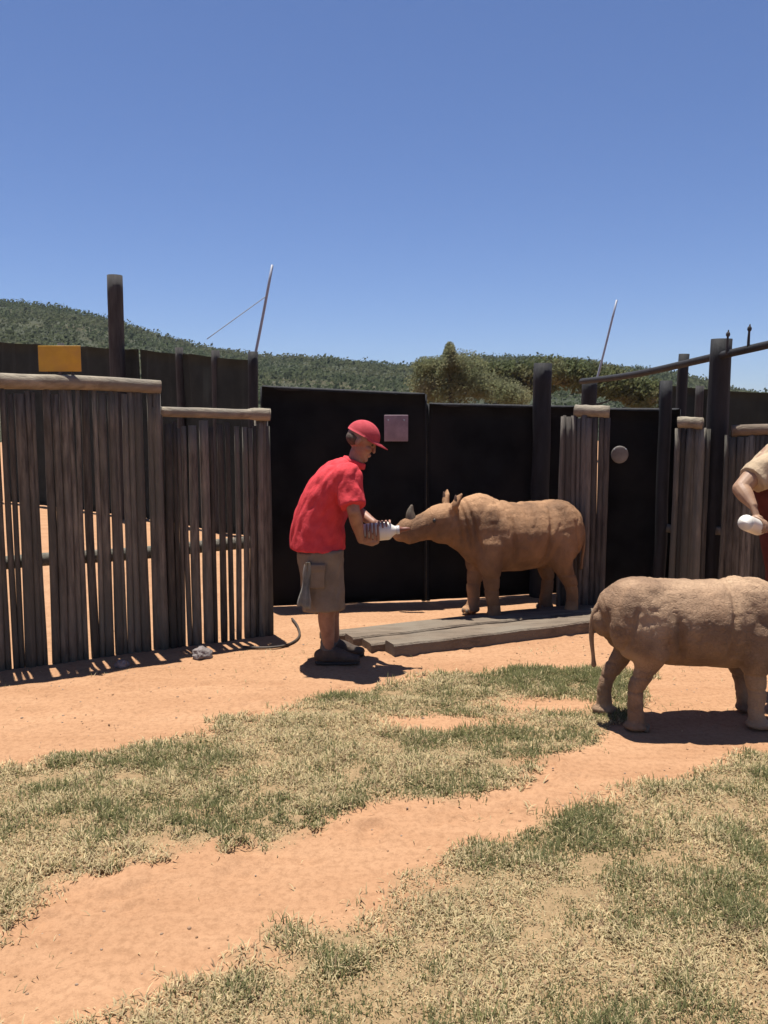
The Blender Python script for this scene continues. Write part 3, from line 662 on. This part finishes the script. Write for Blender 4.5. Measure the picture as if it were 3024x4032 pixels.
# ------------------------------------------------------------ rhino calves
def rhino(loc, rz, sc, hide, label, head_z=0.0, head_turn=0.0, step=(0, 0, 0, 0), tail_out=0.0, sx=1.0, leg=1.0, hump=1.0, neck=0.0):
    root = empty('rhino_calf', (0, 0, 0)); tag(root, label, 'rhino')
    b = MB()
    b.tube([(-.50, 0, .66), (-.44, 0, .68), (-.31, 0, .69), (-.10, 0, .665), (.10, 0, .655), (.27, 0, .655 + .025 * hump), (.42, 0, .67 + .065 * hump), (.54, 0, .67 + .09 * hump)],
           [(.07, .10), (.18, .21), (.245, .265), (.285, .275), (.295, .28), (.265, .29), (.20, .265), (.15, .21)], sub=6, n=28)
    for s in (-1, 1):
        b.ell((-.33, s * .13, .68), (.17, .13, .24)); b.ell((.33, s * .13, .68), (.14, .12, .26)); b.ell((-.30, s * .10, .87), (.12, .09, .07))
    b.ell((.36, 0, .84 + .06 * hump), (.15, .10, .11))
    ht = head_turn; hz = head_z
    def hp(x, z, y=0.0):      # head points, bent sideways by head_turn
        k = max(0, x - .5); return Vector((x - abs(ht) * k * k * .4, y + ht * k * k * 1.4 + ht * k * .3, z + hz * min(1, k / .3) - (1 - hump) * .09))
    b.tube([hp(.38, .77), hp(.50, .77), hp(.61, .775), hp(.72, .775)], [(.20, .25), (.170, .215), (.145, .175), (.13, .145)], n=22)
    b.tube([hp(.62, .815), hp(.72, .81), hp(.80, .785), (hp(.88, .765)), hp(.95, .75), hp(1.01, .735), hp(1.05, .725)],
           [(.13, .135), (.13, .135), (.112, .122), (.098, .108), (.094, .106), (.096, .104), (.078, .076)], n=22)
    b.ell(hp(.72, .72), (.12, .09, .07)); b.ell(hp(.99, .69), (.055, .07, .035)); b.ell(hp(.97, .815), (.055, .05, .035)); b.ell(hp(.655, .88), (.055, .085, .045))
    for s in (-1, 1):
        b.ell(hp(.79, .825, s * .085), (.035, .025, .028)); b.ell(hp(1.03, .745, s * .05), (.03, .025, .03))
        b.ell(hp(.635, .905, s * .10), (.045, .04, .05))
    names = []
    feet = []
    for s, k in ((-1, 0), (1, 1)):
        dx = step[k]
        b.tube([(.33, s * .15, .62), (.34, s * .165, .48), (.34 + dx * .3, s * .16, .35), (.35 + dx * .6, s * .155, .24), (.34 + dx * .9, s * .155, .12), (.345 + dx, s * .155, .055)],
               [.130, .108, .074 * leg, .063 * leg, .053 * leg, .062 * leg], n=16); b.ell((.36 + dx, s * .155, .035), (.082, .072, .035)); feet.append((.36 + dx, s * .155))
        dx = step[2 + k]
        b.tube([(-.31, s * .14, .66), (-.28, s * .165, .52), (-.295 + dx * .3, s * .165, .41), (-.345 + dx * .6, s * .16, .29), (-.355 + dx * .85, s * .155, .20), (-.345 + dx, s * .155, .055)],
               [(.13, .18), (.11, .130), (.078 * leg, .084 * leg), .060 * leg, .052 * leg, .058 * leg], n=16); b.ell((-.345 + dx, s * .155, .035), (.078, .068, .035)); feet.append((-.345 + dx, s * .155))
    def fold(co, n):
        x, y, z = co; d_ = 0.0
        # skin folds behind the shoulder, before the thigh, round the neck and over the knees
        for (cx, sl, zz0, zz1, amp, w_) in ((.17, .10, .42, .9, .028, .020), (-.14, -.16, .40, .84, .032, .022), (.45, .25, .5, 1.0, .018, .016), (.505, .25, .52, 1.0, .016, .014), (.56, .25, .55, 1.0, .014, .013), (-.40, .25, .45, .8, .012, .014)):
            e = (x - cx - (z - .65) * sl); d_ -= amp * math.exp(-(e / w_) ** 2) * max(0, min(1, (z - zz0) * 8)) * max(0, min(1, (zz1 + .15 - z) * 4))
        if z < .5:
            d_ -= .006 * (math.exp(-((z - .36) / .01) ** 2) + math.exp(-((z - .26) / .01) ** 2) + .6 * math.exp(-((z - .14) / .008) ** 2))
        if -.13 < x < .17 and z > .5: d_ += .004 * math.sin((x + z * .12) * 75) * max(0, min(1, (z - .5) * 5)) * max(0, 1 - abs(x - .02) / .15)   # ribs
        c_ = Vector((co.x * 1.9 + co.z * .3, co.y, co.z * .6))
        for f_, a_ in ((5.5, .0040), (14, .0028)):
            rg_ = abs(noise.noise(c_ * f_ + Vector((3, 1, 7)))); d_ -= a_ * max(0, 1 - rg_ / .09) * max(0, min(1, (z - .42) * 8))
        d_ += .006 * noise.noise(co * 9) + .0025 * noise.noise(co * 26)
        return d_
    body = b.remesh('body', M[hide], root, voxel=.0085, smooth=12, lump=fold)
    for s in (-1, 1):
        e = MB(); base = hp(.635, .925, s * .10); tip = base + Vector((-.035, s * .10, .105))
        e.tube([base, base.lerp(tip, .45) + Vector((.004, s * .012, 0)), tip], [(.032, .024), (.062, .022), (.016, .008)], side=(0, 1, 0), n=12, sub=6); eo = e.build('ear', M[hide], root)
        e2 = MB(); q = base.lerp(tip, .5) + Vector((.020, s * .006, 0)); e2.ell(q, (.006, .036, .052), Matrix.Rotation(-s * .4, 3, 'X')); e2.build('inner_ear', M['earin'], eo)
        y = MB(); y.ell(hp(.80, .828, s * .112), (.015, .010, .014), n=12, m=8); y.build('eye', M['eye'], root)
        y = MB(); y.ell(hp(1.055, .752, s * .045), (.008, .010, .011), n=10, m=8); y.build('nostril', M['earin'], root)
    h = MB(); h.tube([hp(.965, .83), hp(.972, .885), hp(.962, .935)], [.046, .034, .014], n=14); h.build('horn', M['horn'], root)
    h = MB(); h.tube([hp(.875, .835), hp(.872, .865)], [.028, .014], n=12, sub=1); h.build('horn', M['horn'], root)
    tl = MB(); tl.tube([(-.50, 0, .80), (-.55 - tail_out, 0, .72), (-.565 - tail_out, .01, .58), (-.55 - tail_out, .015, .44), (-.545 - tail_out, .015, .38)], [.028, .022, .015, .011, .016], n=10); tl.build('tail', M[hide], root)
    for i, (fx, fy) in enumerate(feet):
        nl = MB()
        for a_ in (-.75, 0, .75): nl.ell((fx + .066 * math.cos(a_), fy + .058 * math.sin(a_), .026), (.018, .020, .022), n=10, m=6)
        nl.build('toenail', M['hoof'], body)
    root.location = loc; root.rotation_euler = (0, 0, rz); root.scale = (sc * sx, sc, sc)
    return root
p = gp(2062, 6.75)
rhino((p.x, p.y, 0), R(180 + 12), 1.01, 'rhino_a', 'brown rhino calf drinking from the bottle held by the man in red', head_z=-.015, head_turn=.0, step=(.03, -.05, .05, -.05), sx=.96)
p = gp(2738, 4.30)
rhino((p.x, p.y, 0), R(2), .825, 'rhino_b', 'pale dusty rhino calf in the foreground with its rump towards the log', head_z=-.1, step=(.03, .10, .01, -.09), sx=1.09, leg=.86, hump=.0)

# ------------------------------------------------------------ people
def grip(mb, c, u, ref, Rb, wrist, span=.078, flip=1):
    """hand closed round a cylinder: c centre, u axis, ref radial direction of the palm"""
    u = u.normalized(); ref = (ref - u * ref.dot(u)).normalized(); v = u.cross(ref) * flip
    palm = c + ref * (Rb + .014)
    mb.ell(palm, (.040, .032, .018), Matrix((u, v, ref)).transposed()); mb.tube([wrist, wrist.lerp(palm, .6), palm], [(.027, .020), (.032, .018), (.034, .016)], side=u, n=12)
    for i, (off, ln) in enumerate(((-.036, 1.9), (-.012, 2.15), (.012, 2.05), (.036, 1.7))):
        pts = []
        for k in range(6):
            a_ = .35 + ln * k / 5; pts.append(c + u * (off + .004 * k / 5) + (ref * math.cos(a_) + v * math.sin(a_)) * (Rb + .010))
        mb.tube(pts, [.0092, .0092, .0088, .0085, .008, .007], side=u, n=8, sub=3)
    pts = [c + u * (-.030 - .010 * k) + (ref * math.cos(-.3 - .38 * k) + v * math.sin(-.3 - .38 * k)) * (Rb + .011) for k in range(4)]
    mb.tube(pts, [.014, .0125, .0115, .0095], side=u, n=8, sub=3)

def face(mb, hc, f, up, s=1.0):
    """head around centre hc looking along f"""
    f = f.normalized(); up = (up - f * up.dot(f)).normalized(); r = f.cross(up); rot = Matrix((f, r, up)).transposed()
    def q(a, b_, c_): return hc + (f * a + r * b_ + up * c_) * s
    mb.ell(q(-.008, 0, .025), (.102 * s, .078 * s, .095 * s), rot, n=22, m=14); mb.ell(q(.022, 0, -.045), (.066 * s, .058 * s, .072 * s), rot)
    mb.ell(q(.068, 0, -.098), (.026 * s, .026 * s, .022 * s), rot); mb.ell(q(.040, 0, -.085), (.045 * s, .045 * s, .028 * s), rot)
    mb.tube([q(.086, 0, .018), q(.096, 0, -.008), q(.103, 0, -.028)], [.009 * s, .010 * s, .012 * s], side=r, n=8)
    mb.ell(q(.083, 0, .032), (.016 * s, .048 * s, .010 * s), rot)
    mb.ell(q(.088, 0, -.060), (.012 * s, .024 * s, .007 * s), rot); mb.ell(q(.086, 0, -.070), (.012 * s, .021 * s, .007 * s), rot)
    for k in (-1, 1):
        mb.ell(q(.066, k * .040, -.025), (.025 * s, .022 * s, .02 * s), rot); mb.ell(q(-.008, k * .080, -.012), (.019 * s, .010 * s, .032 * s), rot)
    return q, rot, r

# --- the man
YM = 5.40
def J(px, py, dy=0.0): return at(px, py, YM + dy)
foot = G(1292, 2612); YM = foot.y + .02
man = empty('person', (foot.x, foot.y, 0)); tag(man, 'person bending forward in a red shirt, red cap and khaki shorts, holding a bottle', 'person')
bt_a, bt_b = J(1440, 2098, .0), J(1548, 2088, .0); bu = (bt_b - bt_a).normalized()
sk = MB()
hipc = J(1268, 2110); chest = J(1340, 1905); neckb = J(1398, 1822); hc = J(1425, 1735)
fdir = Vector((.88, -.12, -.46)); fup = Vector((.46, 0, .88))
q, rot, rr_ = face(sk, hc, fdir, fup, 1.0)
sk.tube([J(1375, 1860), neckb, J(1408, 1780)], [.060, .055, .050], side=(0, 1, 0))
sk.tube([hipc, J(1285, 2010), chest, J(1375, 1860)], [(.13, .09), (.13, .09), (.13, .08), (.09, .05)], side=(0, 1, 0), n=18)
wr = {}
for s, el, kn, an in ((-1, J(1392, 2012, -.25), J(1296, 2368, -.12), J(1290, 2572, -.05)), (1, J(1400, 2010, .24), J(1312, 2366, .10), J(1312, 2560, .14))):
    sh = J(1372, 1893, s * .175); hp_ = J(1262, 2140, s * .085)
    gc = bt_a + bu * (.045 if s < 0 else .125); ref = Vector((-.10, -.35, -.9) if s < 0 else (-.1, 1, .1)).normalized()
    Rb = .055; wrist = gc + ref * (Rb + .03) + Vector((-.065, s * .012, .035))
    sk.tube([sh, sh.lerp(el, .5), el], [.050, .047, .041], side=(0, 1, 0)); sk.tube([el, el.lerp(wrist, .35), el.lerp(wrist, .75), wrist], [.041, .042, .032, .027], side=(0, 1, 0))
    grip(sk, gc, bu, ref, Rb, wrist, flip=s)
    sk.tube([hp_, hp_.lerp(kn, .5), kn], [.088, .077, .056], side=(0, 1, 0))
    sk.tube([kn, kn.lerp(an, .3) + Vector((-.015, 0, 0)), kn.lerp(an, .7), an], [.054, .056, .043, .036], side=(0, 1, 0))
    fl = Vector((an.x, an.y, .045)); sk.tube([an, fl, fl + Vector((.06, 0, -.01))], [.034, .026, .018], side=(0, 1, 0))
    # shoe
    sh_ = MB(); z = zat(an.x, an.y)
    sh_.tube([Vector((an.x - .055, an.y, z + .055)), Vector((an.x, an.y, z + .065)), Vector((an.x + .07, an.y, z + .060)), Vector((an.x + .13, an.y, z + .044)), Vector((an.x + .19, an.y, z + .036))], [(.036, .045), (.044, .058), (.046, .050), (.047, .036), (.040, .027)], side=(0, 1, 0), n=16)
    sh_.tube([an + Vector((0, 0, -.045)), an + Vector((0, 0, .035))], [.050, .047], side=(0, 1, 0), round_ends=False, sub=1)
    shoe = sh_.remesh('shoe', M['shoe'], man, voxel=.006, smooth=4)
    so = MB(); so.tube([Vector((an.x - .07, an.y, z + .014)), Vector((an.x, an.y, z + .014)), Vector((an.x + .09, an.y, z + .014)), Vector((an.x + .20, an.y, z + .018))], [(.040, .014), (.045, .014), (.051, .014), (.042, .013)], side=(0, 1, 0), n=14); so.build('sole', M['sole'], shoe)
    sc_ = MB(); sc_.tube([an + Vector((0, 0, 0)), an + Vector((0, 0, .075))], [.045, .048], side=(0, 1, 0), n=16, sub=1); sc_.build('sock', M['sock'], man)
sk.remesh('body', M['skin'], man, voxel=.0042, smooth=3)
def cloth(amp, sc_, seed=0, squash=(1, 1, 1)):
    def fn(co, n): c = Vector((co.x * squash[0], co.y * squash[1], co.z * squash[2])); return amp * (noise.noise(c * sc_ + Vector((seed, 0, 0))) + .5 * noise.noise(c * sc_ * 2.3))
    return fn
def folds(amp, sc_, seed=0, squash=(1, 1, 1)):
    def fn(co, n):
        c = Vector(((co.x - .3 * co.z) * squash[0], co.y * squash[1], co.z * squash[2])); v = abs(noise.noise(c * sc_ + Vector((seed, 0, 0)))) ; return amp * (.45 - 1.2 * max(0, .38 - v) + .4 * noise.noise(c * sc_ * 2.7))
    return fn
st = MB()
st.tube([J(1250, 2158), J(1251, 2110), J(1260, 2040), J(1290, 1965), J(1326, 1900), J(1362, 1855), J(1388, 1826)],
        [(.215, .178), (.205, .176), (.195, .165), (.20, .158), (.215, .140), (.17, .105), (.085, .062)], side=(0, 1, 0), n=28, round_ends=False)
for s, el in ((-1, J(1392, 2012, -.25)), (1, J(1400, 2010, .24))):
    sh = J(1366, 1882, s * .16); st.ell(sh, .097); st.tube([sh, sh.lerp(el, .25), sh.lerp(el, .5), sh.lerp(el, .86)], [.092, .088, .082, .082], side=(0, 1, 0), round_ends=False)
shirt = st.remesh('shirt', M['redshirt'], man, voxel=.0075, smooth=4, lump=folds(.016, 11, 3, (1, 1, .40)))
cl = MB(); cc = J(1394, 1822); ax = (J(1408, 1780) - J(1375, 1860)).normalized(); n1 = Vector((0, 1, 0)); n2 = ax.cross(n1)
cl.tube([cc + (n1 * math.cos(a) * .074 + n2 * math.sin(a) * .068) for a in [2 * math.pi * i / 16 for i in range(16)]] + [cc + n1 * .074], [(.012, .022)] * 17, side=n1, n=8, sub=2); cl.build('collar', M['redshirt'], shirt)
so = MB()
so.tube([J(1256, 2120), J(1260, 2160), J(1264, 2210)], [(.175, .140), (.180, .148), (.175, .150)], side=(0, 1, 0), n=24)
for s, kn in ((-1, J(1296, 2368, -.12)), (1, J(1312, 2366, .10))):
    hp_ = J(1262, 2170, s * .085); e_ = J(1276, 2400, s * .095)
    so.tube([hp_, hp_.lerp(e_, .5), e_], [(.115, .150), (.105, .140), (.112, .138)], side=(0, 1, 0), n=22, round_ends=False)
shorts = so.remesh('shorts', M['khaki'], man, voxel=.0075, smooth=4, lump=folds(.014, 9, 8, (1, 1, .35)))
pk = MB(); pk.box(J(1240, 2270, -.185), (.13, .06, .15), bevel=.012); pk.box(J(1240, 2232, -.190), (.14, .062, .045), bevel=.010); pk.remesh('pocket', M['khaki'], shorts, voxel=.006, smooth=2)
# cap, hair, eyes
cp_ = MB()
vs = []; fs = []; n_ = 24; m_ = 9
for j in range(m_ + 1):
    th = (math.pi * .5) * j / m_
    for i in range(n_):
        a = 2 * math.pi * i / n_; vs.append(q(-.006 + .114 * math.cos(a) * math.sin(th + .001), .091 * math.sin(a) * math.sin(th + .001), .030 + .103 * math.cos(th)))
for j in range(m_):
    for i in range(n_): a = j * n_ + i; b_ = j * n_ + (i + 1) % n_; fs.append((a, a + n_, b_ + n_, b_))
fs.append(tuple(m_ * n_ + i for i in range(n_)))
cp_.add(vs, fs); cap = cp_.build('cap', M['redcap'], man)
br = MB(); vs = []; fs = []
for lay in (0, 1):
    for i in range(13):
        a = -1.25 + 2.5 * i / 12
        for k in (0, 1):
            rr1 = .100 if k == 0 else .100 + .072 * math.cos(a * .8)
            vs.append(q(-.004 + rr1 * math.cos(a) * 1.05, .088 * math.sin(a) * (1 if k == 0 else 1.02), .040 - .012 * k * math.cos(a) - .014 * k * (math.sin(a) ** 2) - lay * .005))
for i in range(12):
    for lay in (0, 1):
        a = lay * 26 + i * 2; fs.append((a, a + 2, a + 3, a + 1) if lay == 0 else (a, a + 1, a + 3, a + 2))
    a = i * 2 + 1; fs.append((a, a + 2, a + 28, a + 26))
br.add(vs, fs); br.build('brim', M['redcap'], cap)
hr = MB(); hr.ell(q(-.042, 0, -.008), (.066, .079, .052), rot, n=20, m=12); hr.build('hair', M['hair'], man)
for k in (-1, 1):
    ey = MB(); ey.ell(q(.077, k * .032, .006), (.010, .013, .008), rot, n=12, m=8); ey.build('eye', M['eye'], man)

def bottle(name, a, b_, label, Rb=.044, s=1.0):
    a = Vector(a); b_ = Vector(b_); u = (b_ - a).normalized(); L_ = (b_ - a).length; g = empty(name, a); tag(g, label, 'bottle')
    sd_ = Vector((0, 1, 0)) if abs(u.y) < .8 else Vector((1, 0, 0))
    mb = MB(); mb.tube([a, a + u * .008, a + u * L_ * .45, a + u * L_ * .55, a + u * L_ * .66, a + u * L_ * .72], [Rb * .86, Rb, Rb, Rb * .97, Rb * .55, Rb * .42], side=sd_, n=20, sub=4, round_ends=False); mb.build('body', M['milk'], g)
    mb = MB(); mb.tube([a + u * L_ * .715, a + u * L_ * .79], [Rb * .48, Rb * .48], side=sd_, n=16, sub=1, round_ends=False); mb.build('collar', M['bluecap'], g)
    mb = MB(); mb.tube([a + u * L_ * .785, a + u * L_ * .86, a + u * L_ * .95, a + u * L_], [Rb * .40, Rb * .26, Rb * .22, Rb * .16], side=sd_, n=12); mb.build('teat', M['teat'], g)
bottle('milk_bottle', bt_a - bu * .01, bt_a + bu * .285, 'white milk bottle held level between the man and the feeding calf', .060)

# rag hanging from his pocket
rg = MB(); vs = []; fs = []
for lay in (0, 1):
    for j in range(13):
        t_ = j / 12; w_ = .016 + .026 * t_ + .006 * math.sin(t_ * 9)
        for i in range(7):
            u_ = (i / 6 - .5) * 2; c = J(1212 - 16 * t_, 2215 + 178 * t_, -.232 + .010 * math.sin(t_ * 5))
            vs.append(c + Vector((u_ * w_, .011 * math.cos(u_ * 7 + t_ * 2.5) + lay * .006, -.012 * math.sin(u_ * 3) * t_)))
for lay in (0, 1):
    for j in range(12):
        for i in range(6): a = lay * 91 + j * 7 + i; f_ = (a, a + 1, a + 8, a + 7); fs.append(f_ if lay == 0 else f_[::-1])
for j in range(12):
    for i in (0, 6): a = j * 7 + i; fs.append((a, a + 7, a + 98, a + 91))
for i in range(6):
    for j in (0, 12): a = j * 7 + i; fs.append((a, a + 1, a + 92, a + 91))
rg.add(vs, fs); tag(rg.build('cloth_rag', M['rag']), 'pale rag hanging against the back of the khaki shorts', 'rag')

# --- the person at the right edge
YP = 4.95
def K(px, py, dy=0.0): return at(px, py, YP + dy)
gpnt = gp(3200, YP); w2 = empty('person', gpnt); tag(w2, 'person cut off by the right edge, tan sleeve over a dark red top, arm bent', 'person')
sk = MB(); hc2 = K(3185, 1640, -.20)
q2, rot2, r2 = face(sk, hc2, Vector((-.45, -.62, -.64)), Vector((-.2, -.4, .8)))
sk.tube([K(3170, 1790, -.02), K(3175, 1740, -.08), K(3182, 1690, -.14)], [.07, .055, .052], side=(1, 0, 0))
sk.tube([K(3230, 2260, .10), K(3215, 2060, .08), K(3190, 1880, .02), K(3175, 1800, 0)], [(.15, .11), (.13, .10), (.17, .11), (.12, .07)], side=(1, 0, 0), n=18)
a2, b2 = K(2942, 2060, -.36), K(3010, 2088, -.16); u2 = (b2 - a2).normalized()
def arm2(sh, el, gc, ref, flip):
    wrist = gc + ref * .075 + Vector((0, .04, .045))
    sk.tube([sh, sh.lerp(el, .5), el], [.064, .058, .050], side=(0, 1, 0)); sk.tube([el, el.lerp(wrist, .35), el.lerp(wrist, .75), wrist], [.050, .048, .035, .027], side=(0, 1, 0))
    grip(sk, gc, u2, ref, .036, wrist, flip=flip)
arm2(K(3042, 1788, 0), K(2918, 1925, -.10), K(2982, 2074, -.25), Vector((-.2, .0, 1)).normalized(), 1)
shR = K(3300, 1820, .0); elR = K(3360, 2000, -.1); wrR = K(3300, 2120, -.3)
sk.tube([shR, shR.lerp(elR, .5), elR], [.060, .050, .042]); sk.tube([elR, elR.lerp(wrR, .5), wrR], [.042, .038, .027])
sk.ell(wrR + Vector((-.02, -.04, -.04)), (.03, .045, .03))
for i in range(5):
    p0 = wrR + Vector((-.045 + i * .018, -.06, -.05)); sk.tube([p0, p0 + Vector((-.01, -.035, -.02)), p0 + Vector((-.015, -.045, -.055))], [.010, .009, .008], n=8)
for s in (-1, 1):
    hp_ = K(3230 + s * 60, 2270, .1); kn = Vector((hp_.x + s * .02, hp_.y - .08, .50)); an = Vector((hp_.x + s * .03, hp_.y, .09))
    sk.tube([hp_, hp_.lerp(kn, .5), kn], [.085, .075, .056], side=(1, 0, 0)); sk.tube([kn, kn.lerp(an, .3), an], [.054, .055, .036], side=(1, 0, 0)); sk.tube([an, Vector((an.x, an.y - .03, .045)), Vector((an.x, an.y - .13, .035))], [.036, .036, .028], side=(1, 0, 0))
    sh_ = MB(); sh_.tube([Vector((an.x, an.y + .06, .05)), Vector((an.x, an.y, .06)), Vector((an.x, an.y - .10, .05)), Vector((an.x, an.y - .19, .038))], [(.036, .045), (.044, .055), (.046, .042), (.040, .03)], side=(1, 0, 0), n=16); sh_.build('shoe', M['shoe'], w2)
sk.remesh('body', M['skin2'], w2, voxel=.0044, smooth=3)
vt = MB(); vt.tube([K(3180, 2290, .08), K(3155, 2150, .06), K(3125, 2000, .06), K(3112, 1900, .05), K(3130, 1830, .03), K(3158, 1785, -.0)], [(.25, .14), (.235, .135), (.23, .14), (.235, .14), (.17, .11), (.09, .06)], side=(1, 0, 0), n=28, round_ends=False)
vt.remesh('vest', M['maroon'], w2, voxel=.0075, smooth=4, lump=cloth(.012, 9, 5, (1, 1, .6)))
M['tan'] = mat('tan_cotton', (.42, .32, .215), (.33, .25, .165), 14, rough=.92, bump=.4, bscale=9, spec=.12, bdist=.05)
sl = MB(); a_, e_ = K(3070, 1806, 0), K(2918, 1925, -.10); sl.ell(K(3075, 1812, 0), (.11, .10, .095)); sl.tube([a_, a_.lerp(e_, .35), a_.lerp(e_, .72)], [.105, .100, .090], side=(0, 1, 0), round_ends=False, n=20)
sl.remesh('sleeve', M['tan'], w2, voxel=.007, smooth=4, lump=cloth(.012, 11, 6))
sr = MB(); sr.tube([K(3225, 2240, .1), K(3230, 2330, .1)], [(.19, .14), (.20, .15)], side=(1, 0, 0), n=22)
for s in (-1, 1): sr.tube([K(3230 + s * 60, 2300, .1), K(3230 + s * 66, 2500, .06)], [.11, .105], side=(1, 0, 0), n=18, round_ends=False)
sr.remesh('shorts', M['khaki'], w2, voxel=.008, smooth=4, lump=cloth(.012, 8, 2, (1, 1, .5)))
hr = MB(); hr.ell(q2(-.030, 0, .030), (.100, .092, .095), rot2, n=22, m=14); hr.tube([q2(-.07, 0, .03), q2(-.13, 0, -.02), q2(-.15, 0, -.14)], [.035, .035, .012], n=10); hr.build('hair', M['blond'], w2)
for k in (-1, 1):
    ey = MB(); ey.ell(q2(.077, k * .032, .006), (.010, .013, .008), rot2, n=12, m=8); ey.build('eye', M['eye'], w2)
bottle('milk_bottle', a2 - u2 * .02, b2 + u2 * .06, 'white milk bottle in the hand of the person at the right edge', .045)

# haze
hz_ = bpy.data.materials.new('thin_haze'); hz_.use_nodes = True; t = hz_.node_tree; t.nodes.remove(t.nodes['Principled BSDF'])
pv = t.nodes.new('ShaderNodeVolumePrincipled'); pv.inputs['Color'].default_value = (.80, .87, 1, 1); pv.inputs['Density'].default_value = .00018; pv.inputs['Anisotropy'].default_value = .2
t.links.new(pv.outputs[0], t.nodes['Material Output'].inputs['Volume'])
mb = MB(); mb.box((0, 0, 34), (1560, 1560, 72)); tag(mb.build('haze', hz_, smooth=False), kind='stuff')
